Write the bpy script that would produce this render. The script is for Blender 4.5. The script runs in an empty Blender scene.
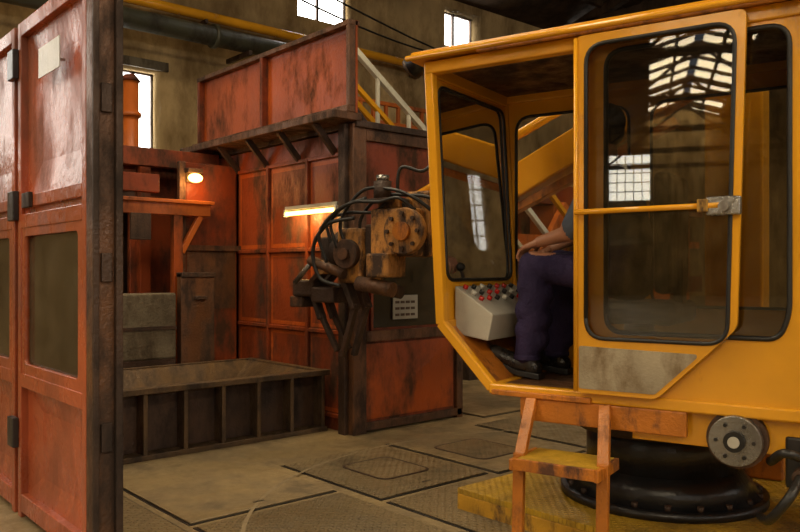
import bpy, bmesh, math, random
from mathutils import Vector, Matrix
random.seed(3)
scene=bpy.context.scene
COL=scene.collection

# ---------------------------------------------------------------- materials
def newmat(name):
    m=bpy.data.materials.new(name); m.use_nodes=True
    nt=m.node_tree
    for n in list(nt.nodes): nt.nodes.remove(n)
    return m,nt,nt.nodes.new('ShaderNodeOutputMaterial')
def ramp(nt,stops):
    r=nt.nodes.new('ShaderNodeValToRGB')
    while len(r.color_ramp.elements)<len(stops): r.color_ramp.elements.new(0.5)
    for e,(p,c) in zip(r.color_ramp.elements,stops):
        e.position=p; e.color=(c[0],c[1],c[2],1)
    return r
def paint(name,col,rust=(0.05,0.02,0.01),lo=0.48,hi=0.68,scale=3.0,rough=0.45,metal=0.0,bump=0.25,var=0.35,spec=0.5,streak=True):
    m,nt,out=newmat(name); L=nt.links; N=nt.nodes
    p=N.new('ShaderNodeBsdfPrincipled'); tc=N.new('ShaderNodeTexCoord')
    mp=N.new('ShaderNodeMapping'); mp.inputs['Scale'].default_value=(1,1,0.45 if streak else 1)
    L.new(tc.outputs['Object'],mp.inputs[0])
    n1=N.new('ShaderNodeTexNoise'); n1.inputs['Scale'].default_value=scale; n1.inputs['Detail'].default_value=9; n1.inputs['Roughness'].default_value=0.68
    L.new(mp.outputs[0],n1.inputs['Vector'])
    n2=N.new('ShaderNodeTexNoise'); n2.inputs['Scale'].default_value=scale*0.45; n2.inputs['Detail'].default_value=4
    L.new(tc.outputs['Object'],n2.inputs['Vector'])
    dark=[c*(1-var) for c in col]; lite=[min(1,c*(1+var*0.6)) for c in col]
    r2=ramp(nt,[(0.3,dark),(0.7,lite)]); L.new(n2.outputs['Fac'],r2.inputs[0])
    r1=ramp(nt,[(lo,(0,0,0)),(hi,(1,1,1))]); L.new(n1.outputs['Fac'],r1.inputs[0])
    mx=N.new('ShaderNodeMix'); mx.data_type='RGBA'
    L.new(r1.outputs[0],mx.inputs[0]); L.new(r2.outputs[0],mx.inputs[6]); mx.inputs[7].default_value=(*rust,1)
    L.new(mx.outputs[2],p.inputs['Base Color'])
    n3=N.new('ShaderNodeTexNoise'); n3.inputs['Scale'].default_value=scale*9; n3.inputs['Detail'].default_value=6
    L.new(tc.outputs['Object'],n3.inputs['Vector'])
    rr=N.new('ShaderNodeMapRange'); rr.inputs[3].default_value=rough-0.1; rr.inputs[4].default_value=min(1,rough+0.35)
    L.new(r1.outputs[0],rr.inputs[0]); L.new(rr.outputs[0],p.inputs['Roughness'])
    ad=N.new('ShaderNodeMath'); ad.operation='ADD'; L.new(n1.outputs['Fac'],ad.inputs[0]); L.new(n3.outputs['Fac'],ad.inputs[1])
    b=N.new('ShaderNodeBump'); b.inputs['Strength'].default_value=bump; b.inputs['Distance'].default_value=0.01
    L.new(ad.outputs[0],b.inputs['Height']); L.new(b.outputs[0],p.inputs['Normal'])
    p.inputs['Metallic'].default_value=metal; p.inputs['Specular IOR Level'].default_value=spec
    L.new(p.outputs[0],out.inputs[0]); return m
def emis(name,col,s):
    m,nt,out=newmat(name); e=nt.nodes.new('ShaderNodeEmission'); e.inputs[0].default_value=(*col,1); e.inputs[1].default_value=s
    nt.links.new(e.outputs[0],out.inputs[0]); return m
def glassm(name,tint,rough=0.02,haze=0.0,hcol=(0.3,0.27,0.2),ior=1.5):
    m,nt,out=newmat(name); L=nt.links; N=nt.nodes
    t=N.new('ShaderNodeBsdfTransparent'); t.inputs[0].default_value=(*tint,1)
    g=N.new('ShaderNodeBsdfGlossy'); g.inputs['Roughness'].default_value=rough
    f=N.new('ShaderNodeFresnel'); f.inputs[0].default_value=ior
    mx=N.new('ShaderNodeMixShader'); L.new(f.outputs[0],mx.inputs[0]); L.new(t.outputs[0],mx.inputs[1]); L.new(g.outputs[0],mx.inputs[2])
    d=N.new('ShaderNodeBsdfDiffuse'); d.inputs[0].default_value=(*hcol,1)
    no=N.new('ShaderNodeTexNoise'); no.inputs['Scale'].default_value=5; no.inputs['Detail'].default_value=8
    tc=N.new('ShaderNodeTexCoord'); L.new(tc.outputs['Object'],no.inputs['Vector'])
    mr=N.new('ShaderNodeMapRange'); mr.inputs[1].default_value=0.35; mr.inputs[2].default_value=0.75; mr.inputs[3].default_value=haze*0.3; mr.inputs[4].default_value=haze
    L.new(no.outputs['Fac'],mr.inputs[0])
    m2=N.new('ShaderNodeMixShader'); L.new(mr.outputs[0],m2.inputs[0]); L.new(mx.outputs[0],m2.inputs[1]); L.new(d.outputs[0],m2.inputs[2])
    L.new(m2.outputs[0],out.inputs[0]); return m

RED=paint('red_orange_paint',(0.40,0.080,0.014),(0.08,0.030,0.012),0.48,0.66,3.6,0.46,bump=0.35,spec=.35)
REDD=paint('dark_red_paint',(0.24,0.046,0.013),(0.05,0.021,0.010),0.45,0.62,3.6,0.48,bump=0.35,spec=.35)
REDL=paint('door_red_painted_sheen',(0.40,0.090,0.034),(0.14,0.05,0.026),0.47,0.70,2.6,0.34,spec=0.5,var=.45,bump=.35)  # red paint lightened towards pink, reflected sheen put into the base colour
ORANGE=paint('orange_paint',(0.58,0.14,0.02),(0.10,0.03,0.012),0.52,0.72,3,0.45)
RUST=paint('rusty_steel',(0.075,0.042,0.027),(0.028,0.018,0.014),0.42,0.65,6,0.5,metal=0.3,bump=0.5)
RUSTB=paint('brown_rust',(0.15,0.066,0.028),(0.04,0.022,0.014),0.42,0.62,6,0.45,metal=0.2,bump=0.5)
TRAYM=paint('tray_steel',(0.13,0.082,0.042),(0.045,0.03,0.02),0.42,0.64,6,0.42,metal=0.3,bump=0.5)
YEL=paint('yellow_paint',(0.76,0.35,0.018),(0.24,0.085,0.012),0.60,0.78,3.5,0.25,bump=0.08,var=0.2)
YELD=paint('worn_yellow_paint',(0.55,0.29,0.025),(0.06,0.03,0.015),0.47,0.62,8,0.5,bump=0.4)
YELO=paint('orange_yellow_paint',(0.46,0.150,0.015),(0.09,0.034,0.015),0.50,0.64,9,0.42,bump=0.35)
MANI=paint('manipulator_paint',(0.48,0.22,0.05),(0.05,0.027,0.016),0.44,0.58,9,0.42,metal=0.1,bump=0.5)
BLACK=paint('black_paint',(0.012,0.012,0.013),(0.03,0.022,0.018),0.5,0.7,4,0.4)
RUBBER=paint('black_rubber',(0.012,0.012,0.012),(0.02,0.018,0.015),0.5,0.7,10,0.5)
GREYP=paint('grey_panel_paint',(0.42,0.40,0.34),(0.2,0.17,0.12),0.55,0.8,5,0.4)
WORN=paint('worn_metal_sheet',(0.40,0.34,0.24),(0.17,0.11,0.05),0.44,0.70,9,0.4,metal=0.3)
STEEL=paint('bare_steel',(0.3,0.29,0.27),(0.1,0.07,0.05),0.5,0.7,8,0.35,metal=0.8)
GPIPE=paint('grey_green_pipe_paint',(0.07,0.07,0.045),(0.03,0.022,0.015),0.5,0.7,3,0.5)
GRAIL=paint('galvanised_rail',(0.70,0.66,0.52),(0.4,0.30,0.15),0.55,0.75,6,0.4,metal=0.0)
BLOCK=paint('refractory_brick_block',(0.15,0.125,0.085),(0.06,0.045,0.03),0.45,0.65,5,0.85,spec=0.2,bump=0.6)
WOOD=paint('roof_timber',(0.06,0.036,0.02),(0.03,0.02,0.012),0.4,0.6,3,0.8,spec=0.2)
PLASTER=paint('stained_plaster',(0.52,0.37,0.175),(0.19,0.125,0.055),0.41,0.64,1.7,0.85,bump=0.7,spec=0.2)
CONC=paint('concrete_floor',(0.29,0.215,0.11),(0.125,0.09,0.045),0.41,0.64,2.6,0.40,bump=0.45,streak=False)
CONC2=paint('track_groove_fill',(0.33,0.26,0.155),(0.2,0.15,0.085),0.42,0.66,4,0.4,streak=False)
SKIN=paint('skin',(0.36,0.17,0.10),(0.30,0.12,0.07),0.5,0.8,8,0.5,bump=0.05,var=0.1)
HAIR=paint('dark_hair',(0.02,0.014,0.010),(0.01,0.008,0.006),0.4,0.6,30,0.6)
NAVY=paint('navy_work_trousers',(0.036,0.026,0.078),(0.020,0.015,0.045),0.45,0.65,7,0.8,bump=0.7,spec=0.2)
SHIRT=paint('grey_blue_shirt',(0.10,0.12,0.17),(0.07,0.08,0.12),0.45,0.65,6,0.85,bump=0.4,spec=0.15)
BOOT=paint('black_boot_leather',(0.014,0.012,0.011),(0.03,0.024,0.018),0.5,0.7,9,0.35)
WHITE=paint('white_enamel',(0.7,0.68,0.6),(0.4,0.34,0.24),0.55,0.8,8,0.5)
EYE=paint('eye_white',(0.7,0.68,0.65),(0.6,0.55,0.5),0.6,0.9,8,0.2,bump=0)
REDB=paint('red_button',(0.55,0.02,0.015),(0.4,0.02,0.01),0.6,0.9,8,0.3,bump=0)
def tread(name,a,b,sc=26):
    m=paint(name,a,b,0.45,0.66,2.4,0.40,metal=0.15,bump=0.2,streak=False)
    nt=m.node_tree; N=nt.nodes; L=nt.links
    p=[n for n in N if n.type=='BSDF_PRINCIPLED'][0]
    tc=[n for n in N if n.type=='TEX_COORD'][0]
    mp=N.new('ShaderNodeMapping'); mp.inputs['Rotation'].default_value=(0,0,0.785); mp.inputs['Scale'].default_value=(sc,sc*1.0,1)
    L.new(tc.outputs['Object'],mp.inputs[0])
    ck=N.new('ShaderNodeTexVoronoi'); ck.inputs['Scale'].default_value=1.0; ck.inputs['Randomness'].default_value=0.15
    L.new(mp.outputs[0],ck.inputs['Vector'])
    r=ramp(nt,[(0.22,(1,1,1)),(0.38,(0,0,0))]); L.new(ck.outputs['Distance'],r.inputs[0])
    b=N.new('ShaderNodeBump'); b.inputs['Strength'].default_value=0.9; b.inputs['Distance'].default_value=0.008
    old=[n for n in N if n.type=='BUMP' and n!=b][0]
    L.new(r.outputs[0],b.inputs['Height']); L.new(old.outputs[0],b.inputs['Normal']); L.new(b.outputs[0],p.inputs['Normal'])
    return m
TREAD=tread('tread_plate_steel',(0.24,0.18,0.095),(0.11,0.08,0.04))
TREADY=tread('yellow_tread_plate',(0.60,0.36,0.03),(0.20,0.12,0.025),30)
DAY=emis('daylit_window_glass',(1.0,0.95,0.86),9.0)
DAYS=emis('sheen_window_emission',(1.0,0.93,0.82),4.5)  # dimmer emission for the added unseen windows mirrored in the left door
SKY=emis('skylight_glass',(1.0,0.81,0.54),11.5)
TUBE=emis('fluorescent_tube_light',(1.0,0.62,0.15),7.0)
BULB=emis('warm_bulb_light',(1.0,0.5,0.10),14.0)
GL=glassm('clear_dusty_glass',(0.96,0.95,0.91),0.02,0.03)
GLD=glassm('tinted_door_glass',(0.82,0.80,0.73),0.015,0.025,(0.16,0.14,0.10),ior=1.6)
GLW=glassm('dusty_panel_glass',(0.35,0.33,0.27),0.10,0.6,(0.13,0.10,0.06),ior=1.8)

# ---------------------------------------------------------------- helpers
def group(name,loc=(0,0,0),rz=0.0):
    e=bpy.data.objects.new(name,None); e.location=loc; e.rotation_euler=(0,0,rz); e.empty_display_size=0.2
    COL.objects.link(e); return e
def finish(name,me,mat,parent,smooth=False,bevel=0.0):
    o=bpy.data.objects.new(name,me); COL.objects.link(o)
    if mat is not None and len(me.materials)==0: me.materials.append(mat)
    if parent is not None: o.parent=parent
    if smooth:
        for p in me.polygons: p.use_smooth=True
    if bevel>0:
        b=o.modifiers.new('bevel','BEVEL'); b.width=bevel; b.segments=2; b.limit_method='ANGLE'
    return o
def mesh(name,v,f,mat,parent=None,smooth=False,bevel=0):
    me=bpy.data.meshes.new(name); me.from_pydata([tuple(x) for x in v],[],f); me.update()
    bm=bmesh.new(); bm.from_mesh(me); bmesh.ops.recalc_face_normals(bm,faces=bm.faces); bm.to_mesh(me); bm.free()
    return finish(name,me,mat,parent,smooth,bevel)
def box(name,lo,hi,mat,parent=None,bevel=0.004):
    x0,y0,z0=lo; x1,y1,z1=hi
    v=[(x0,y0,z0),(x1,y0,z0),(x1,y1,z0),(x0,y1,z0),(x0,y0,z1),(x1,y0,z1),(x1,y1,z1),(x0,y1,z1)]
    f=[(0,3,2,1),(4,5,6,7),(0,1,5,4),(1,2,6,5),(2,3,7,6),(3,0,4,7)]
    return mesh(name,v,f,mat,parent,False,bevel)
def beam(name,a,b,w,h,mat,parent=None,bevel=0.004,up=(0,0,1)):
    a=Vector(a); b=Vector(b); d=(b-a).normalized(); up=Vector(up)
    if abs(d.dot(up))>0.98: up=Vector((0,1,0))
    s=d.cross(up).normalized(); u=s.cross(d).normalized()
    v=[]
    for p in (a,b):
        for (i,j) in ((-1,-1),(1,-1),(1,1),(-1,1)): v.append(p+s*(i*w/2)+u*(j*h/2))
    f=[(0,3,2,1),(4,5,6,7),(0,1,5,4),(1,2,6,5),(2,3,7,6),(3,0,4,7)]
    return mesh(name,v,f,mat,parent,False,bevel)
def cyl(name,a,b,r,mat,parent=None,r2=None,seg=28,bevel=0.0):
    if r2 is None: r2=r
    a=Vector(a); b=Vector(b); d=(b-a).normalized(); t=Vector((0,0,1)) if abs(d.z)<0.9 else Vector((1,0,0))
    s=d.cross(t).normalized(); u=s.cross(d).normalized(); v=[];f=[]
    for p,rr in ((a,r),(b,r2)):
        for i in range(seg):
            an=2*math.pi*i/seg; v.append(p+s*math.cos(an)*rr+u*math.sin(an)*rr)
    for i in range(seg): f.append((i,(i+1)%seg,seg+(i+1)%seg,seg+i))
    f.append(tuple(range(seg-1,-1,-1))); f.append(tuple(range(seg,2*seg)))
    o=mesh(name,v,f,mat,parent,False,bevel)
    for p in o.data.polygons: p.use_smooth=len(p.vertices)==4
    return o
def catmull(P,n=8):
    P=[Vector(p) for p in P]; Q=[P[0]*2-P[1]]+P+[P[-1]*2-P[-2]]; out=[]
    for i in range(1,len(Q)-2):
        for k in range(n):
            t=k/n; a,b,c,d=Q[i-1],Q[i],Q[i+1],Q[i+2]
            out.append(0.5*((2*b)+(c-a)*t+(2*a-5*b+4*c-d)*t*t+(3*b-3*c+d-a)*t**3))
    out.append(P[-1]); return out
def tube(name,pts,r,mat,parent=None,smooth=True,seg=10):
    P=catmull(pts) if smooth else [Vector(p) for p in pts]
    v=[];f=[];prev=None
    for i,p in enumerate(P):
        d=(P[min(i+1,len(P)-1)]-P[max(i-1,0)]).normalized()
        if prev is None:
            t=Vector((0,0,1)) if abs(d.z)<0.9 else Vector((1,0,0)); s=d.cross(t).normalized()
        else: s=(prev-d*prev.dot(d)).normalized()
        prev=s; u=d.cross(s)
        for k in range(seg):
            an=2*math.pi*k/seg; v.append(p+s*math.cos(an)*r+u*math.sin(an)*r)
    for i in range(len(P)-1):
        for k in range(seg): f.append((i*seg+k,i*seg+(k+1)%seg,(i+1)*seg+(k+1)%seg,(i+1)*seg+k))
    f.append(tuple(range(seg-1,-1,-1))); f.append(tuple(range((len(P)-1)*seg,len(P)*seg)))
    return mesh(name,v,f,mat,parent,True)
def rpoly(pts,r,n=6):
    out=[]; m=len(pts)
    for i in range(m):
        p=Vector(pts[i]); a=(Vector(pts[i-1])-p); b=(Vector(pts[(i+1)%m])-p)
        rr=min(r,a.length*0.45,b.length*0.45); A=p+a.normalized()*rr; B=p+b.normalized()*rr
        for k in range(n+1):
            t=k/n; out.append(((1-t)**2)*A+2*t*(1-t)*p+t*t*B)
    return [tuple(q) for q in out]
def rrect(x0,y0,x1,y1,r): return rpoly([(x0,y0),(x1,y0),(x1,y1),(x0,y1)],r)
def plate(name,outer,holes,th,origin,xd,yd,mat,parent=None,bevel=0.0):
    cu=bpy.data.curves.new('tmpc','CURVE'); cu.dimensions='2D'; cu.fill_mode='BOTH'; cu.extrude=th/2
    for poly in [outer]+list(holes):
        s=cu.splines.new('POLY'); s.points.add(len(poly)-1); s.use_cyclic_u=True
        for i,(x,y) in enumerate(poly): s.points[i].co=(x,y,0,1)
    o=bpy.data.objects.new('tmpc',cu); COL.objects.link(o); bpy.context.view_layer.update()
    dg=bpy.context.evaluated_depsgraph_get(); me=bpy.data.meshes.new_from_object(o.evaluated_get(dg)); me.name=name
    bpy.data.objects.remove(o); bpy.data.curves.remove(cu)
    X=Vector(xd).normalized(); Y=Vector(yd).normalized(); Z=X.cross(Y); O=Vector(origin)
    for v in me.vertices: c=v.co.copy(); v.co=O+X*c.x+Y*c.y+Z*c.z
    bm=bmesh.new(); bm.from_mesh(me); bmesh.ops.remove_doubles(bm,verts=bm.verts,dist=1e-5); bmesh.ops.recalc_face_normals(bm,faces=bm.faces); bm.to_mesh(me); bm.free()
    me.materials.clear()
    return finish(name,me,mat,parent,False,bevel)
def pyr(name,c4,h,mat,parent=None):
    c=[Vector(p) for p in c4]; n=(c[1]-c[0]).cross(c[3]-c[0]).normalized(); m=sum(c,Vector())/4+n*h
    return mesh(name,c+[m],[(0,1,4),(1,2,4),(2,3,4),(3,0,4)],mat,parent)
def ball(name,c,r,mat,parent=None,seg=20):
    bm=bmesh.new(); bmesh.ops.create_uvsphere(bm,u_segments=seg,v_segments=seg//2,radius=1)
    rr=r if hasattr(r,'__len__') else (r,r,r)
    for v in bm.verts: v.co=Vector((v.co.x*rr[0]+c[0],v.co.y*rr[1]+c[1],v.co.z*rr[2]+c[2]))
    me=bpy.data.meshes.new(name); bm.to_mesh(me); bm.free(); return finish(name,me,mat,parent,True)

# ---------------------------------------------------------------- hall shell
X0,X1,Y0,Y1,H=-34,20,-10,10,6.15
box('floor',(X0,Y0,-0.15),(X1,Y1,0.0),CONC,None,0)
def wall_ns(name,y,holes):
    plate(name,[(X0,0),(X1,0),(X1,H),(X0,H)],[[(a,b),(c,b),(c,d),(a,d)] for a,b,c,d in holes],0.45,(0,y,0),(1,0,0),(0,0,1),PLASTER)
hn=[(3.95,2.85,4.5,3.92),(6.7,5.15,7.8,6.0),(9.85,5.30,10.8,6.0),(13.3,5.3,14.6,6.0),(-1.9,2.6,.5,5.3),(-7.0,2.6,-4.6,5.3)]  # last two lie out of view, added to give the left door its sheen
wall_ns('wall_north',Y1+0.225,hn)
hs=[(x,2.8,x+1.6,5.2) for x in (-11,-6,-1,4,9,14)]
wall_ns('wall_south',Y0-0.225,hs)
hw=[(1.5,4.7,3.5,7.0)]
plate('wall_west',[(Y0,0),(Y1,0),(Y1,H),(0,9.15),(Y0,H)],[[(a,b),(c,b),(c,d),(a,d)] for a,b,c,d in hw],0.4,(X0-0.2,0,0),(0,1,0),(0,0,1),PLASTER)
plate('wall_east',[(Y0,0),(Y1,0),(Y1,H),(0,9.15),(Y0,H)],[],0.4,(X1+0.2,0,0),(0,1,0),(0,0,1),PLASTER)
k=1
def window(k,axis,pos,a,b,c,d,nx,nz,pm=None):
    g=group('window_%d'%k)
    def P(u,w,off): return (u,pos+off,w) if axis=='y' else (pos+off,u,w)
    sgn=1 if pos>0 else -1
    o=sgn*0.3
    q=[P(a,b,o),P(c,b,o),P(c,d,o),P(a,d,o)]
    mesh('pane',q,[(0,1,2,3)],pm or DAY,g)
    o2=o-sgn*0.03
    for i in range(nx+1):
        u=a+(c-a)*i/nx; beam('mullion_%d'%i,P(u,b,o2),P(u,d,o2),0.045,0.045,RUST,g,0)
    for i in range(nz+1):
        w=b+(d-b)*i/nz; beam('glazing_bar_%d'%i,P(a,w,o2),P(c,w,o2),0.045,0.045,RUST,g,0)
for (a,b,c,d) in hn: window(k,'y',Y1,a,b,c,d,2 if c-a<2 else 4,1 if c-a<2 else 5,None if c-a<2 else DAYS); k+=1
for (a,b,c,d) in hs: window(k,'y',Y0,a,b,c,d,4,5); k+=1
for (a,b,c,d) in hw: window(k,'x',X0,a,b,c,d,5,5); k+=1
g=group('trim_1')
for (a,b,c,d) in hn[:1]:
    box('window_sill',(a-.08,9.94,b-.08),(c+.08,10.0,b),PLASTER,g); box('window_lintel',(a-.1,9.96,d),(c+.1,10.0,d+.12),BLOCK,g)
rz=lambda y:6.15+(10-abs(y))*0.3
ceil=group('ceiling'); sk=group('roof_skylight')
def roofpart(xa,xb,ya,yb,s):
    v=[(xa,s*ya,rz(ya)),(xb,s*ya,rz(ya)),(xb,s*yb,rz(yb)),(xa,s*yb,rz(yb))]; v+= [(x,y,z+0.12) for x,y,z in v]
    mesh('roof_boarding',v,[(0,1,2,3),(4,5,6,7),(0,1,5,4),(1,2,6,5),(2,3,7,6),(3,0,4,7)],WOOD,ceil)
def skypart(xa,xb,ya,yb,s):
    v=[(xa,s*ya,rz(ya)+.06),(xb,s*ya,rz(ya)+.06),(xb,s*yb,rz(yb)+.06),(xa,s*yb,rz(yb)+.06)]
    mesh('skylight_pane',v,[(0,1,2,3)],SKY,sk)
for s in (-1,1):
    xe=6 if s>0 else 8
    roofpart(X0,X1,10.3,6.0,s); roofpart(-10,X1,4.0,0,s); roofpart(X0,-10,4.0,1.6,s)
    skypart(-14,xe,6.0,4.0,s); roofpart(X0,-14,6.0,4.0,s); roofpart(xe,X1,6.0,4.0,s); skypart(X0,-10,1.6,0.15,s)
    i=-14
    while i<=xe:
        beam('skylight_bar',(i,s*6.0,rz(6.0)),(i,s*4.0,rz(4.0)),0.07,0.07,WOOD,sk,0); i+=1.0
    i=X0
    while i<=-10:
        beam('ridge_light_bar',(i,s*1.7,rz(1.7)),(i,0,rz(0)),0.12,0.12,WOOD,sk,0); i+=1.6
    for y in (8.8,7.5,6.05,5.0,3.95,1.8,.75):
        beam('purlin',(X0,s*y,rz(y)-0.09),(X1,s*y,rz(y)-0.09),0.1,0.14,WOOD,ceil,0)
for x in range(-32,20,5):
    g=group('roof_truss')
    beam('bottom_chord',(x,-10,6.1),(x,10,6.1),0.14,0.2,WOOD,g,0)
    for s in (-1,1):
        beam('rafter',(x,s*10,rz(10)-.2),(x,0,rz(0)-.2),0.14,0.2,WOOD,g,0)
        for (a,b) in ((8,6),(6,6),(6,3.5),(3.5,3.5),(3.5,0)):
            beam('web',(x,s*a,6.15),(x,s*b,rz(b)-.25),0.09,0.1,WOOD,g,0)

# pipes on wall
g=group('yellow_gas_pipe')
tube('pipe',[(-6,9.7,4.70),(3,9.7,4.70),(18,9.7,4.70)],0.065,YEL,g,False)
for x in range(-5,18,2): beam('bracket',(x,9.99,4.60),(x,9.65,4.62),0.04,0.05,RUST,g,0)
g=group('insulated_air_duct')
tube('duct',[(-6,9.5,4.38),(6.4,9.5,4.38)],0.13,GPIPE,g,False,18)
for x in range(-5,7,2): cyl('flange',(x,9.5,4.38),(x+.06,9.5,4.38),0.16,GPIPE,g); beam('bracket',(x+.5,9.99,4.22),(x+.5,9.35,4.22),0.05,0.06,RUST,g,0)
g=group('hanging_cable')
tube('cable_a',[(2.0,9.4,6.0),(5.0,9.3,5.35),(8.2,9.4,4.9),(12,9.5,4.9)],.015,RUBBER,g); tube('cable_b',[(2.0,9.4,6.05),(5.0,9.3,5.6),(9,9.4,4.95),(12,9.5,4.8)],.015,RUBBER,g)

# ---------------------------------------------------------------- floor plates
def slab(name,x0,y0,x1,y1,m,z=0.012):
    g=group(name)
    box('frame',(x0-0.013,y0-0.013,0.0),(x1+0.013,y1+0.013,0.004),BLACK,g,0)
    box('cover',(x0,y0,0.004),(x1,y1,z),m,g,0.003)
    box('lift_slot',((x0+x1)/2-.03,y0+.08,z),((x0+x1)/2+.03,y0+.095,z+.001),BLACK,g,0)
for (a,b,c,d,m) in [(2.72,3.25,3.55,4.22,TREAD),(3.62,3.2,4.5,4.25,CONC),(2.72,2.2,3.3,3.18,TREAD),(4.6,3.1,5.6,4.3,TREAD),
    (1.75,3.55,2.62,4.62,CONC),(1.75,2.3,2.62,3.48,TREAD),(1.0,1.2,1.68,2.6,TREAD),(0.2,2.4,0.95,3.4,TREAD),(4.9,4.5,6.1,5.6,CONC),(5.7,3.1,6.9,4.3,CONC),(1.42,3.4,1.68,4.7,TREAD),(6.3,4.5,7.6,5.7,TREAD)]:
    slab('floor_cover_plate',a,b,c,d,m)
for (a,b,c,d) in ((2.95,3.5,3.35,3.95),(3.75,3.45,4.2,3.95)):
    g=group('manhole_cover'); plate('rim',rrect(a,b,c,d,.08),[rrect(a+.015,b+.015,c-.015,d-.015,.07)],.004,(0,0,.0145),(1,0,0),(0,1,0),RUST,g); plate('lid',rrect(a+.015,b+.015,c-.015,d-.015,.07),[],.003,(0,0,.014),(1,0,0),(0,1,0),TREAD,g)
v=[];f=[];n=120;cx,cy=3.62,2.10
for i in range(n):
    a=2*math.pi*i/n
    for r in (2.087,2.107): v.append((cx+r*math.cos(a),cy+r*math.sin(a),0.0130))
for i in range(n): j=(i+1)%n; f.append((2*i,2*i+1,2*j+1,2*j))
mesh('circular_floor_track',v,f,CONC2)
g=group('yellow_tread_platform')
box('deck',(2.9,-1.5,0.09),(6.2,2.85,0.12),TREADY,g); box('edge_front',(2.9,-1.5,0.0),(2.93,2.85,0.09),YELD,g); box('edge_left',(2.93,2.82,0.0),(6.2,2.85,0.09),YELD,g)

# ---------------------------------------------------------------- left foreground door
g=group('steel_sliding_door')
xd=1.16
def leaf(y0,y1,tag):
    t=0.07
    for (a,b) in ((y0,y0+.05),(y1-.05,y1)): box('stile'+tag,(xd,a,0.0),(xd+t,b,2.5),REDL,g)
    for z0,z1 in ((0.03,0.12),(0.66,0.73),(1.46,1.53),(1.56,1.62),(2.43,2.5)): box('rail'+tag,(xd,y0+.05,z0),(xd+t,y1-.05,z1),REDL,g)
    box('backing_low'+tag,(xd+.055,y0+.05,.12),(xd+.065,y1-.05,.66),REDL,g,0); box('backing_high'+tag,(xd+.055,y0+.05,1.62),(xd+.065,y1-.05,2.43),REDL,g,0)
    box('mid'+tag,(xd+.02,y0+.05,1.53),(xd+.03,y1-.05,1.56),REDL,g,0)
    for z0,z1 in ((.12,.66),(1.62,2.43)):
        pyr('pressed_panel'+tag,[(xd+.035,y1-.05,z0),(xd+.035,y0+.05,z0),(xd+.035,y0+.05,z1),(xd+.035,y1-.05,z1)],-0.05,REDL,g)
leaf(3.30,4.27,'_a'); leaf(4.33,5.3,'_b')
for (y0,y1,tg) in ((3.35,4.22,'_a'),(4.38,5.25,'_b')):
    plate('window_frame'+tg,[(y0,.73),(y1,.73),(y1,1.46),(y0,1.46)],[rrect(y0+.06,.78,y1-.04,1.42,.03)],0.03,(xd+.02,0,0),(0,1,0),(0,0,1),REDL,g)
    box('window_glass'+tg,(xd+.03,y0+.02,.75),(xd+.036,y1-.02,1.44),GLW,g,0)
box('edge_post',(xd,3.22,0),(xd+.10,3.30,2.6),RUSTB,g,0.006)
box('edge_post_flange',(xd+.085,3.19,0),(xd+.115,3.22,2.6),RUST,g); box('edge_post_flange_inner',(xd-.005,3.20,0),(xd+.02,3.22,2.6),RUST,g)
for z in (0.5,1.2,1.9): box('lock_plate',(xd+.03,3.205,z),(xd+.075,3.22,z+.12),RUST,g)
for z in (1.5,2.22,.35): box('hinge',(xd-.03,4.25,z),(xd,4.35,z+.15),BLACK,g)
box('inspection_sticker',(xd-.004,3.62,2.16),(xd+.0,3.92,2.30),GREYP,g,0)
beam('sticker_bracket_left',(xd+.03,3.65,2.2),(xd-.002,3.65,2.2),.01,.01,STEEL,g,0)
box('rail_latch',(xd-.02,4.02,1.555),(xd,4.14,1.63),RUST,g)

# ---------------------------------------------------------------- furnace enclosure
g=group('furnace_enclosure')
CX,CY=3.64,4.66
box('side_wall',(CX,CY+.08,0.0),(CX+.05,7.3,2.32),REDD,g)
for y in (5.25,5.85,6.4): box('side_wall_stud',(CX-.03,y,0.02),(CX,y+.035,2.15),REDD,g)
for z in (0.1,0.75,1.40,2.13): box('side_wall_flange',(CX-.025,CY+.1,z),(CX,6.38,z+.03),REDD,g)
ys=[CY+.12,5.25,5.85,6.38]
for i in range(3):
    for z0,z1 in ((.14,.74),(.79,1.39),(1.44,2.12)):
        pyr('side_panel',[(CX-.001,ys[i+1]-.01,z0),(CX-.001,ys[i]+.04,z0),(CX-.001,ys[i]+.04,z1),(CX-.001,ys[i+1]-.01,z1)],-.01,RED,g)
box('corner_post',(CX-.03,CY-.02,0),(CX+.1,CY+.08,2.36),RUSTB,g,.008)
box('corner_post_inner',(CX-.07,CY+.04,0),(CX-.03,CY+.12,2.36),RUST,g,.004)
plate('front_face',[(CX+.1,.02),(4.78,.02),(4.78,2.33),(CX+.1,2.33)],[rrect(3.80,.80,4.58,1.36,.02)],.03,(0,CY+.03,0),(1,0,0),(0,0,1),REDD,g)
for z0,z1 in ((.02,.08),(.70,.78),(1.38,1.43),(2.24,2.33)): box('front_flange',(CX+.1,CY-.02,z0),(4.78,CY+.015,z1),RUSTB,g)
box('front_edge',(4.72,CY-.02,0),(4.79,CY+.05,2.33),RUSTB,g)
pyr('front_lower_panel',[(CX+.12,CY+.01,.1),(4.70,CY+.01,.1),(4.70,CY+.01,.68),(CX+.12,CY+.01,.68)],.02,RED,g)
box('front_glass',(3.78,CY+.02,.78),(4.6,CY+.026,1.38),GLW,g,0)
for x in (3.79,4.57): box('glass_stop',(x,CY-.01,.78),(x+.025,CY+.015,1.38),REDD,g)
box('white_notice',(4.02,CY-.005,.86),(4.28,CY+.005,1.05),GREYP,g,0)
for i in range(3):
    for j in range(4): box('notice_print',(4.04+j*.055,CY-.008,.885+i*.05),(4.04+j*.055+.042,CY-.005,.885+i*.05+.02),RUST,g,0)
box('outer_side',(4.74,CY+.05,0),(4.79,7.1,2.33),REDD,g)
box('roof',(CX-.02,CY-.05,2.33),(4.83,7.12,2.38),RUST,g)
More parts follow.
